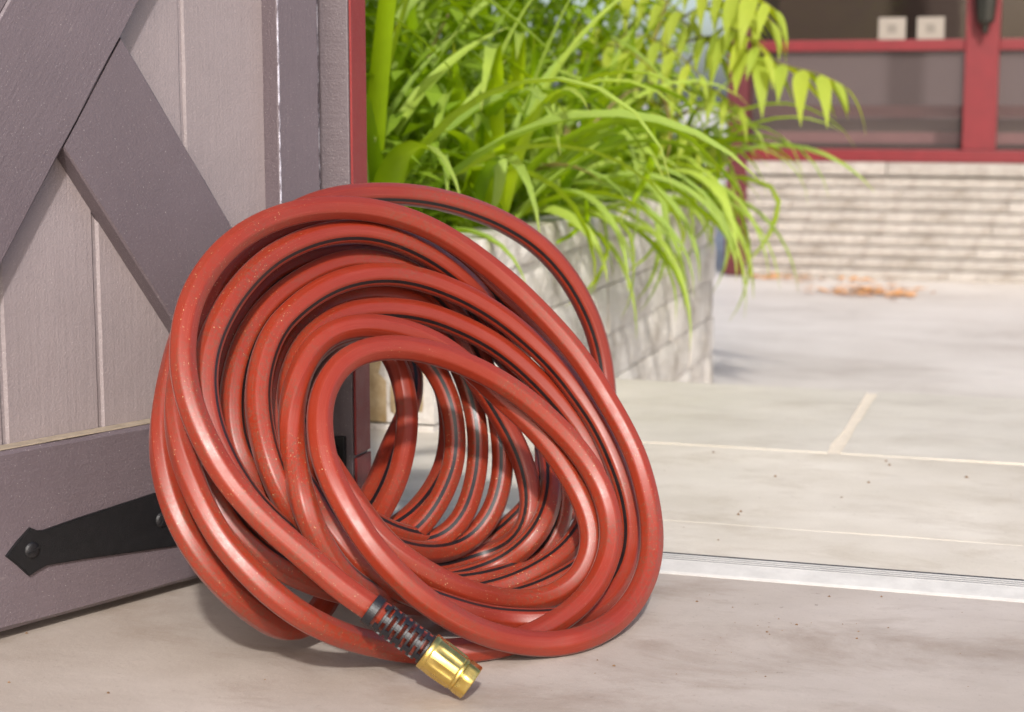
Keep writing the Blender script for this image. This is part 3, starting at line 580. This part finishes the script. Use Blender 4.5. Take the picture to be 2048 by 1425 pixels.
b3 = lathe('coupling_neck', [(-.0118, .0139), (-.0112, .0142), (-.0095, .0142), (-.0090, .0138)], 'brass', None, 48); fitting(b3)
def hexm(i, t):
    q = (t + math.pi/8) % (math.pi/4) - math.pi/8
    return min(1.0, .955/math.cos(q)) if i < 6 else 1
b4 = lathe('coupling_nut', [(-.0092, .0130), (-.0090, .0140), (-.0082, .0147), (.0010, .0147), (.0018, .0143), (.0020, .0136), (.0020, .0108), (.0012, .0104), (-.0075, .0104), (-.0076, .0012)], 'brass', None, 96, hexm); fitting(b4)
ws = lathe('washer', [(-.0072, .0102), (-.0060, .0102), (-.0060, .0062), (-.0072, .0062)], 'rubber', None, 32); fitting(ws)
v = []; f = []
def band(x0, x1, a0, a1, r0=.0112, r1=.0127, n=None):
    full = abs(a1 - a0) > 6.28; n = n or max(3, int((a1 - a0)/.16)); base = len(v)
    for i in range(n + 1):
        a = a0 + (a1 - a0)*i/n
        for x, r in ((x0, r0), (x0, r1 - .0003), (x0 + .0003, r1), (x1 - .0003, r1), (x1, r1 - .0003), (x1, r0)):
            v.append((x, r*math.cos(a), r*math.sin(a)))
    for i in range(n):
        for k in range(6): p = base + i*6; f.append((p + k, p + (k + 1) % 6, p + 6 + (k + 1) % 6, p + 6 + k))
    if not full: f.append(tuple(base + k for k in range(6))); f.append(tuple(base + n*6 + k for k in range(5, -1, -1)))
X0 = -.0412
for k in range(9):
    x = X0 - .0050*k - .0026
    band(x, x + .0023, 0, 2*math.pi, n=44)
    for j in range(4):
        a = j*math.pi/2 + (math.pi/4 if k % 2 else 0) + .2
        band(x - .0030, x + .0004, a, a + .42, .0112, .01265)
band(X0 - .0555, X0 - .0482, 0, 2*math.pi, .0112, .0131, 44)
sl = mesh_obj('strain_relief_sleeve', v, f, 'rubber', None); fix(sl); fitting(sl)
# male end of the hose, lying behind the coil
tl = pts[-1]; ta = (pts[-1] - pts[-4]).normalized(); ty = ta.cross(up).normalized(); tz = ty.cross(ta)
tm = Matrix((ta, -ty, tz)).transposed().to_4x4(); tm.translation = tl
e2 = lathe('male_coupling', [(-.020, .0108), (-.020, .0125), (0, .0127), (.001, .0105), (.014, .0105), (.014, .007), (0, .007)], 'brass', None, 32); e2.parent = hz; e2.matrix_world = tm

# ------------------------------------------------------------------ planter of split-face blocks
def rough_block(name, L, Hh, T, mat, seed, nx=7, nz=3, amp=.010):
    """front face at y=0 (outward -y), x 0..L, z 0..H, goes back to y=T"""
    v = []; f = []
    for j in range(nz + 1):
        for i in range(nx + 1):
            x, z = L*i/nx, Hh*j/nz; edge = i in (0, nx) or j in (0, nz)
            y = noise.noise(Vector((x*14 + seed*9.1, z*20, seed)))*amp + noise.noise(Vector((x*45 + seed, z*45, 3)))*amp*.45 - (0 if edge else amp*.35)
            v.append((x, y + (.003 if edge else 0), z))
    g = lambda i, j: j*(nx + 1) + i
    for j in range(nz):
        for i in range(nx): f.append((g(i, j), g(i + 1, j), g(i + 1, j + 1), g(i, j + 1)))
    b = len(v); v += [(0, T, 0), (L, T, 0), (L, T, Hh), (0, T, Hh)]
    f.append((b + 1, b, b + 3, b + 2))
    f.append(tuple([g(i, nz) for i in range(nx + 1)] + [b + 2, b + 3])); f.append(tuple([g(i, 0) for i in range(nx, -1, -1)] + [b, b + 1]))
    f.append(tuple([g(nx, j) for j in range(nz + 1)] + [b + 2, b + 1])[::-1]); f.append(tuple([g(0, j) for j in range(nz, -1, -1)] + [b, b + 3])[::-1])
    o = mesh_obj(name, v, f, mat); fix(o); return o
pl = empty('block_planter', (-.5, 1.6, -.26)); tag(pl, 'raised planter of pale split-face concrete blocks', 'planter')
PX, PY0, PY1, CH = -.13, .60, 2.70, .0945
protos = [rough_block('block', .396, CH - .003, .14, 'block', s, 12, 4, .0042) for s in range(6)]
protot = [rough_block('block', .396, CH - .003, .14, 'blocktan', s + 20, 12, 4, .0045) for s in range(4)]
for o in protos + protot: o.location = (0, 0, -30)
base = Vector(pl.location)
def put(src, loc, rz, sx=1): return inst(src, Vector(loc) - base, (0, 0, rz), pl, (sx, 1, 1))
first = set()
for r in range(5):
    z = -.272 + r*CH; off = .20 if r % 2 else 0
    y = PY0 - off + .0                                          # side facing the drive: length along +y, outward +x
    while y < PY1 - .02:
        y0, y1 = max(y, PY0), min(y + .40, PY1)
        if y1 - y0 > .03: put(random.choice(protos), (PX + random.uniform(-.003, .003), y0 + .002, z), R(90), (y1 - y0 - .004)/.396)
        y += .40
    x = -1.6 + off
    while x < PX - .02:                                         # front, facing the garage
        x0, x1 = x, min(x + .40, PX)
        if z > -.1 and x1 - x0 > .05: put(random.choice(protot), (x0 + .002, PY0 + random.uniform(-.003, .003), z), 0, (x1 - x0 - .004 - (.012 if x1 == PX else 0))/.396)
        if x1 - x0 > .05 and r > 2: put(random.choice(protos), (x1 - .002, PY1 + .004, z), R(180), (x1 - x0 - .004)/.396)
        x += .40
for o in protos + protot: bpy.data.objects.remove(o)
# coping stones with rounded tops
cp = rough_block('coping_stone', .345, .055, .16, 'block', 77, 7, 3, .006); cp.location = (0, 0, -30)
y = PY0
while y < PY1 - .02: put(cp, (PX + .010, y + .002, -.272 + 5*CH), R(90), (min(.35, PY1 - y) - .004)/.345); y += .35
x = -1.6
while x < PX - .16: put(cp, (x, PY0 - .010, -.272 + 5*CH), 0, (min(.35, PX - .15 - x) - .004)/.345); x += .35
bpy.data.objects.remove(cp)
v = []; f = []; nx, ny = 26, 40
for j in range(ny + 1):
    for i in range(nx + 1):
        x, y = -1.58 + (1.35)*i/nx, .70 + 1.9*j/ny
        v.append((x, y, .165 + noise.noise(Vector((x*6, y*6, 0)))*.02 + noise.noise(Vector((x*25, y*25, 4)))*.012))
for j in range(ny):
    for i in range(nx): a = j*(nx + 1) + i; f.append((a, a + 1, a + nx + 2, a + nx + 1))
so_ = mesh_obj('planter_soil', v, f, 'soil', None, True); tag(so_, None, kind='structure')

# ------------------------------------------------------------------ daylilies
def strap_leaf(L, W, th0, th1, pw, kink=None, kang=0, twist=0, fold=.25, nseg=13):
    """blade growing from the origin, leaning towards +x"""
    v = []; uv = []; f = []; p = Vector((0, 0, 0)); ang = th0
    for i in range(nseg + 1):
        s = i/nseg; th = th0 + (th1 - th0)*s**pw
        if kink and s > kink: th -= kang*min(1, (s - kink)/.10)
        d = Vector((math.cos(th), 0, math.sin(th))); nrm_ = Vector((-math.sin(th), 0, math.cos(th)))
        if i: p = p + d*(L/nseg)
        wd = W*min(1, .55 + 1.6*s)*max(.02, (1 - s**2.6))*.5; tw = twist*s
        sd_ = Vector((0, 1, 0))*math.cos(tw) + nrm_*math.sin(tw); nn = nrm_*math.cos(tw) - Vector((0, 1, 0))*math.sin(tw)
        v += [p - sd_*wd + nn*wd*fold*2, p.copy(), p + sd_*wd + nn*wd*fold*2]; uv += [(0, s), (.5, s), (1, s)]
        if i:
            b = 3*i; f += [(b - 3, b - 2, b + 1, b), (b - 2, b - 1, b + 2, b + 1)]
    return v, f, uv
def daylily(loc, n, spread, lmin, lmax, label, az0=None, azs=math.pi, up=0, wid=1.0):
    r = empty('daylily_plant', loc); tag(r, label, 'daylily', 'daylilies in the block planter')
    for k in range(n):
        L = random.uniform(lmin, lmax); upright = random.random() < .25 + up
        th0 = R(random.uniform(76, 89) if upright else random.uniform(58, 84)); th1 = R(random.uniform(20, 62) if upright else random.uniform(-88, -20))
        kk = random.random() < .32
        v, f, uv = strap_leaf(L, random.uniform(.020, .038)*wid, th0, th1, random.uniform(1.2, 2.4), random.uniform(.5, .8) if kk else None, R(random.uniform(60, 120)), random.uniform(-.8, .8))
        o = mesh_obj('leaf', v, f, 'drylily' if random.random() < .05 else 'lily', r, True, uv)
        az = (az0 if az0 is not None else 0) + random.uniform(-azs, azs)
        o.rotation_euler = (random.uniform(-.12, .12), 0, az); o.location = (random.uniform(-1, 1)*spread, random.uniform(-1, 1)*spread, 0)
    return r
DL = [((-.33, .80), 26, -.2, 2.0, .25, 'daylily clump nearest the red jamb, with upright folded blades'),
      ((-.25, 1.10), 28, 0, 1.7, .1, 'daylily clump with kinked blades arching over the coil of hose'),
      ((-.45, 1.20), 24, 0, 2.4, .3, 'tall daylily clump behind the nearest one, close to the jamb'),
      ((-.27, 1.45), 28, .1, 1.7, .05, 'daylily clump in the middle of the planter edge, blades hanging over the blocks'),
      ((-.55, 1.70), 22, 0, 2.6, .3, 'upright daylily clump deep in the middle of the planter'),
      ((-.30, 1.82), 28, .1, 1.6, .0, 'daylily clump under the shrub, blades trailing over the coping'),
      ((-.27, 2.20), 26, .1, 1.6, -.05, 'daylily clump near the far corner, long blades drooping to the drive'),
      ((-.24, 2.48), 24, .2, 1.5, -.1, 'daylily clump on the far corner of the planter beside the red post')]
for (xy, n, az, azs, upv, lab) in DL:
    daylily((xy[0], xy[1], .16), n + (12 if xy[1] < 1.3 else 2), .06, .34, .80 if upv > .2 else .66, lab, az, azs, upv, 1.12 if xy[1] < 1.3 else 1.0)

def hanging(loc, n, label):
    r = empty('daylily_plant', loc); tag(r, label, 'daylily', 'daylilies in the block planter')
    for k in range(n):
        kk = random.random() < .4
        v, f, uv = strap_leaf(random.uniform(.36, .58), random.uniform(.022, .036), R(random.uniform(55, 80)), R(random.uniform(-92, -80)), random.uniform(.75, 1.3), random.uniform(.45, .7) if kk else None, R(random.uniform(30, 70)), random.uniform(-1.0, 1.0), nseg=15)
        o = mesh_obj('leaf', v, f, 'lily', r, True, uv); o.rotation_euler = (random.uniform(-.15, .15), 0, random.uniform(-.75, .6)); o.location = (random.uniform(-.03, .03), random.uniform(-.11, .11), 0)
    return r
hanging((-.27, 1.32, .17), 11, 'daylily fan hanging down the planter side just behind the hose loop')
hanging((-.26, 1.72, .17), 11, 'daylily fan hanging down the middle of the planter side')
hanging((-.26, 2.06, .17), 10, 'daylily fan hanging down the planter side under the shrub tips')
hanging((-.25, 2.36, .17), 10, 'daylily fan hanging over the far end of the planter side')

# ------------------------------------------------------------------ shrub with pinnate leaves
def leaflet_mesh(L, W, droop):
    v = []; uv = []; f = []; n = 8
    for i in range(n + 1):
        s = i/n; wd = W*.5*(math.sin(math.pi*min(1, s**.62))**.95*(1 - .25*s) if 0 < s < 1 else .02); z = -droop*s*s*L
        v += [(L*s, -wd, z + wd*.25), (L*s, 0, z), (L*s, wd, z + wd*.25)]; uv += [(0, s*.9), (.5, s*.9), (1, s*.9)]
        if i: b = 3*i; f += [(b - 3, b - 2, b + 1, b), (b - 2, b - 1, b + 2, b + 1)]
    return v, f, uv
LM = []
for k in range(5):
    v, f, uv = leaflet_mesh(1, .27 + .05*random.random(), .15 + .3*random.random())
    o = mesh_obj('leaflet', v, f, 'pinn', None, True, uv); LM.append(o)
sh = empty('pinnate_shrub', (-.40, 2.25, .16)); tag(sh, 'leafy shrub with bright yellow-green feathered leaves above the daylilies', 'shrub')
SB = Vector(sh.location)
def tube(name, P, r0, r1, mat, parent, n=6):
    v = []; f = []
    for i, p in enumerate(P):
        t = (P[min(i + 1, len(P) - 1)] - P[max(i - 1, 0)]).normalized(); x = t.cross(Vector((.3, .2, 1))).normalized(); y = t.cross(x); r = r0 + (r1 - r0)*i/(len(P) - 1)
        for k in range(n): a = 2*math.pi*k/n; v.append(p + x*r*math.cos(a) + y*r*math.sin(a))
        if i:
            for k in range(n): a, b = (i - 1)*n + k, (i - 1)*n + (k + 1) % n; f.append((a, b, b + n, a + n))
    return mesh_obj(name, v, f, mat, parent, True)
def frond(ctrl, npair, ll, hang=.5):
    C_ = [Vector(c) - SB for c in ctrl]; P = []
    for i in range(len(C_) - 1):
        p0, p1, p2, p3 = C_[max(i - 1, 0)], C_[i], C_[i + 1], C_[min(i + 2, len(C_) - 1)]
        for t in range(5): P.append(cr(p0, p1, p2, p3, t/5))
    P.append(C_[-1]); fr2 = tube('frond', P, .0032, .0012, 'stem', sh)
    for k in range(npair):
        s = .22 + .78*k/(npair - 1); x = s*(len(P) - 1); i = min(int(x), len(P) - 2); p = P[i].lerp(P[i + 1], x - i); t = (P[i + 1] - P[i]).normalized()
        for sgn_ in ((-1, 1) if k < npair - 1 else (0,)):
            side = t.cross(Vector((0, 0, 1))).normalized()*sgn_
            d = (t*(.55 if sgn_ else 1) + side*.8 + Vector((0, 0, -1))*hang*random.uniform(.7, 1.3)).normalized()
            yv = d.cross(t if sgn_ else Vector((0, 0, 1))).normalized(); yv = (yv.cross(d)).normalized() if sgn_ else yv
            zv = d.cross(yv)
            if zv.z < 0: yv = -yv; zv = -zv
            o = random.choice(LM).copy(); col.objects.link(o); o.parent = fr2; L = ll*random.uniform(.8, 1.15)*(.75 + .5*math.sin(math.pi*min(.9, s)))
            mm = Matrix((d*L, yv*L, zv*L)).transposed().to_4x4(); mm.translation = p; o.matrix_local = mm
frond([(-0.214, 2.25, 0.536), (-0.069, 2.15, 0.592), (0.036, 2.05, 0.567), (0.129, 2.0, 0.532), (0.218, 1.95, 0.509), (0.266, 1.95, 0.486)], 9, 0.105)
frond([(-0.18, 2.3, 0.615), (-0.069, 2.2, 0.664), (0.006, 2.15, 0.666), (0.069, 2.1, 0.641), (0.112, 2.1, 0.605)], 7, 0.1)
frond([(-0.101, 2.2, 0.545), (-0.016, 2.1, 0.606), (0.055, 2.0, 0.591), (0.105, 1.95, 0.549)], 6, 0.1)
frond([(-0.148, 2.2, 0.687), (-0.04, 2.1, 0.711), (0.053, 2.0, 0.683), (0.124, 1.95, 0.639)], 7, 0.105)
frond([(-0.236, 2.3, 0.458), (-0.145, 2.2, 0.502), (-0.047, 2.1, 0.49), (0.028, 2.05, 0.448)], 7, 0.085)
frond([(-0.297, 2.4, 0.62), (-0.192, 2.3, 0.66), (-0.09, 2.2, 0.61), (-0.025, 2.15, 0.554)], 7, 0.09)
frond([(-0.355, 2.3, 0.549), (-0.248, 2.2, 0.601), (-0.136, 2.1, 0.575), (-0.038, 2.0, 0.51)], 7, 0.09)
frond([(-0.445, 2.5, 0.649), (-0.322, 2.4, 0.712), (-0.204, 2.3, 0.693), (-0.102, 2.2, 0.632)], 7, 0.09)
frond([(-0.398, 2.2, 0.514), (-0.291, 2.1, 0.577), (-0.178, 2.0, 0.552), (-0.102, 1.95, 0.489)], 7, 0.08)
frond([(-0.234, 2.4, 0.341), (-0.152, 2.35, 0.4), (-0.072, 2.3, 0.368), (-0.016, 2.25, 0.303)], 7, 0.08)
frond([(-0.508, 2.5, 0.625), (-0.529, 2.4, 0.704), (-0.572, 2.3, 0.711), (-0.612, 2.2, 0.661)], 7, 0.08)
frond([(-0.318, 2.3, 0.423), (-0.236, 2.2, 0.469), (-0.134, 2.1, 0.437), (-0.057, 2.05, 0.363)], 7, 0.08)
frond([(-0.218, 2.5, 0.242), (-0.136, 2.45, 0.293), (-0.066, 2.4, 0.261), (-0.018, 2.4, 0.204)], 6, 0.075)
frond([(-0.541, 2.4, 0.54), (-0.439, 2.3, 0.618), (-0.329, 2.2, 0.624), (-0.224, 2.1, 0.565)], 7, 0.08)
for o in LM: bpy.data.objects.remove(o)
for (x, y, tx, ty, tz) in [(-0.354, 2.25, -0.214, 2.25, 0.536), (-0.345, 2.3, -0.18, 2.3, 0.615), (-0.325, 2.2, -0.101, 2.2, 0.545), (-0.337, 2.2, -0.148, 2.2, 0.687), (-0.359, 2.3, -0.236, 2.3, 0.458), (-0.374, 2.4, -0.297, 2.4, 0.62), (-0.389, 2.3, -0.355, 2.3, 0.549), (-0.411, 2.5, -0.445, 2.5, 0.649), (-0.4, 2.2, -0.398, 2.2, 0.514)]:
    b = Vector((x, y, .15)) - SB; t = Vector((tx, ty, tz)) - SB
    tube('stem', [b, b.lerp(t, .4) + Vector((.02, .01, .05)), b.lerp(t, .75) + Vector((.01, 0, .03)), t], .007, .003, 'stem', sh)
# mass of low leaves filling the planter between the plants
v = []; f = []; uv = []
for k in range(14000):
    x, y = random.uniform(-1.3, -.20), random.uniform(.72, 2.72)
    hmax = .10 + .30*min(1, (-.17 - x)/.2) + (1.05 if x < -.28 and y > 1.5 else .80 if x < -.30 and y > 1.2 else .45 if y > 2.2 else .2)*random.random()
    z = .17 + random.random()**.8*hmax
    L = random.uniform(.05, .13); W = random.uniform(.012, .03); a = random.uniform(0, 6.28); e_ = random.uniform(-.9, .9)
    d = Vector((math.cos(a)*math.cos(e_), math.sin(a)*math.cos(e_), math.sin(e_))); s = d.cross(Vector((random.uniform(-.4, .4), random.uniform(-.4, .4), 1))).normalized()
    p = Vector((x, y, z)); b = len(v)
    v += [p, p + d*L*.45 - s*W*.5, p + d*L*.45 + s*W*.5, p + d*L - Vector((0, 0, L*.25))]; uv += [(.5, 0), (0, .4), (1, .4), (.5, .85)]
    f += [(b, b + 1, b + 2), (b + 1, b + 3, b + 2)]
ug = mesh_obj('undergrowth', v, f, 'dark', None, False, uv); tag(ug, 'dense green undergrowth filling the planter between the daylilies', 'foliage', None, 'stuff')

# ------------------------------------------------------------------ porch across the drive
WY = 5.447
po = empty('screened_porch', (0, WY, -.26)); tag(po, 'red framed porch with windows above a low ribbed stone wall', 'building')
PB = Vector(po.location)
def pbox(name, lo, hi, mat, bev=.003, parent=None):
    o = box(name, Vector(lo) - PB, Vector(hi) - PB, mat, parent or po, bev); return o
lp = [rough_block('wall_block', .84, .0405, .2, 'ledge', s + 40, 16, 2, .006) for s in range(5)]
for o in lp: o.location = (0, 0, -30)
for r in range(9):
    z = -.262 + r*.0462; x = -.56 - (.37*r) % .8
    while x < 3.4:
        x0, x1 = max(x, -.56), min(x + .844, 3.4)
        if x1 - x0 > .05:
            o = inst(random.choice(lp), Vector((x0 + .002, WY + random.uniform(-.004, .004), z)) - PB, (0, 0, 0), po, ((x1 - x0 - .002)/.84, 1, 1))
        x += .844
for o in lp: bpy.data.objects.remove(o)
x = -.56
while x < 3.4: pbox('coping_stone', (x, WY - .022, .1555), (min(x + .6, 3.4) - .004, WY + .2, .2065), 'ledge', .006); x += .6
pbox('sill_rail', (-.515, WY + .005, .2085), (3.4, WY + .12, .257), 'red')
pbox('cross_rail', (-.509, WY + .02, .643), (.320, WY + .09, .686), 'red')
pbox('cross_rail', (.449, WY + .02, .643), (1.30, WY + .09, .686), 'red')
pbox('window_post', (.321, WY + .006, .259), (.448, WY + .115, 2.2), 'red')
pbox('window_post', (1.301, WY + .006, .259), (1.43, WY + .115, 2.2), 'red')
pbox('corner_post', (-.60, WY - .03, -.255), (-.5165, WY + .12, 2.2), 'redd')
pbox('top_beam', (-.6, WY - .01, 2.202), (3.4, WY + .14, 2.4), 'red')
for a, b in ((-.5155, .320), (.449, 1.3)):
    for z0, z1 in ((.258, .642), (.687, 2.2)):
        o = mesh_obj('window_screen', [Vector(q) - PB for q in ((a, WY + .055, z0), (b, WY + .055, z0), (b, WY + .055, z1), (a, WY + .055, z1))], [(0, 1, 2, 3)], 'screen' if z0 < .5 else 'glass', po)
pbox('back_wall', (-.6, WY + 1.10, -.2), (3.4, WY + 1.14, .665), 'taupe', 0)
pbox('back_wall', (-.6, WY + 1.09, .667), (3.4, WY + 1.14, 2.4), 'brown', 0)
pbox('side_wall', (-.60, WY + .121, -.25), (-.57, WY + 1.08, 2.4), 'brown', 0)
pbox('porch_floor', (-.56, WY + .21, -.25), (3.4, WY + 1.09, -.05), 'greyfl', 0)
for z0, z1, y in ((.380, .428, .42), (.272, .318, .36)): pbox('bench_board', (-.55, WY + y, z0), (3.3, WY + y + .04, z1), 'pink', .004)
pbox('bench_back', (-.55, WY + .47, .20), (3.3, WY + .50, .372), 'greyfl', .003)
for k, x in enumerate((-.015, .133)):
    c_ = box('white_card', (x, WY + .03, .6865), (x + .105, WY + .034, .772), 'white', None, .0008, 1)
    pr_ = box('card_print', (x + .035, WY + .0285, .712), (x + .070, WY + .0297, .745), 'white2', c_, 0)
    tag(c_, ('left' if k == 0 else 'right') + ' of the two small white cards standing on the red window rail', 'card')
ln = empty('wall_lantern', (.395, WY - .05, .70)); tag(ln, 'dark metal lantern hanging on the red window post', 'lantern')
lathe('lantern_cage', [(0, .004), (.012, .012), (.03, .014), (.05, .034), (.11, .040), (.20, .046), (.21, .05), (.24, .03), (.27, .008)], 'lantern', ln, 8, None, False).rotation_euler = (0, R(-90), 0)
o = box('wall_bracket', (-.008, .0, .20), (.008, .056, .23), 'lantern', ln, .002)

# ------------------------------------------------------------------ small litter
v = []; f = []
for k in range(130):
    if k < 95: x, y = random.gauss(.02, .10), random.gauss(WY - .50, .10)
    else: x, y = random.uniform(-.5, .1), WY - random.uniform(.03, .16)
    z = -.257 + random.random()*.008; a = random.uniform(0, 6.28); L = random.uniform(.018, .04); d = Vector((math.cos(a), math.sin(a), 0)); s = Vector((-d.y, d.x, 0)); b = len(v)
    p = Vector((x, y, z)); v += [p - d*L, p + s*L*.45 + Vector((0, 0, .006*random.random())), p + d*L + Vector((0, 0, .008)), p - s*L*.45 + Vector((0, 0, .004))]; f.append((b, b + 1, b + 2, b + 3))
lt = mesh_obj('fallen_leaves', v, f, 'dry'); tag(lt, 'scatter of orange dry leaves on the grey drive', 'leaves', None, 'stuff')
v = []; f = []
def crumb(x, y, z, r):
    b = len(v); q = [Vector((random.uniform(.5, 1.2), 0, 0)), Vector((0, random.uniform(.5, 1), 0)), Vector((-random.uniform(.5, 1.2), 0, 0)), Vector((0, -random.uniform(.5, 1), 0))]
    rot = Matrix.Rotation(random.uniform(0, 6.28), 3, 'Z')
    for p in q: v.append(Vector((x, y, z)) + rot @ p*r)
    v.append(Vector((x, y, z + r*.7)))
    for k in range(4): f.append((b + k, b + (k + 1) % 4, b + 4))
for k in range(110):
    x, y = random.uniform(-.25, 1.0), random.uniform(-.60, -.03)
    if k % 3 == 0: x, y = random.gauss(.47, .05), random.gauss(-.17, .05)
    crumb(x, y, .0002, random.choice((.0004, .0005, .0007, .0008, .0011, .0018)))
for k in range(40): crumb(random.uniform(.1, 1.0), random.uniform(.08, .6), .0006, random.choice((.0008, .001, .0016, .003)))
cb = mesh_obj('floor_crumbs', v, f, 'crumb'); tag(cb, 'tiny brown crumbs of dirt scattered on the concrete', 'debris', None, 'stuff')
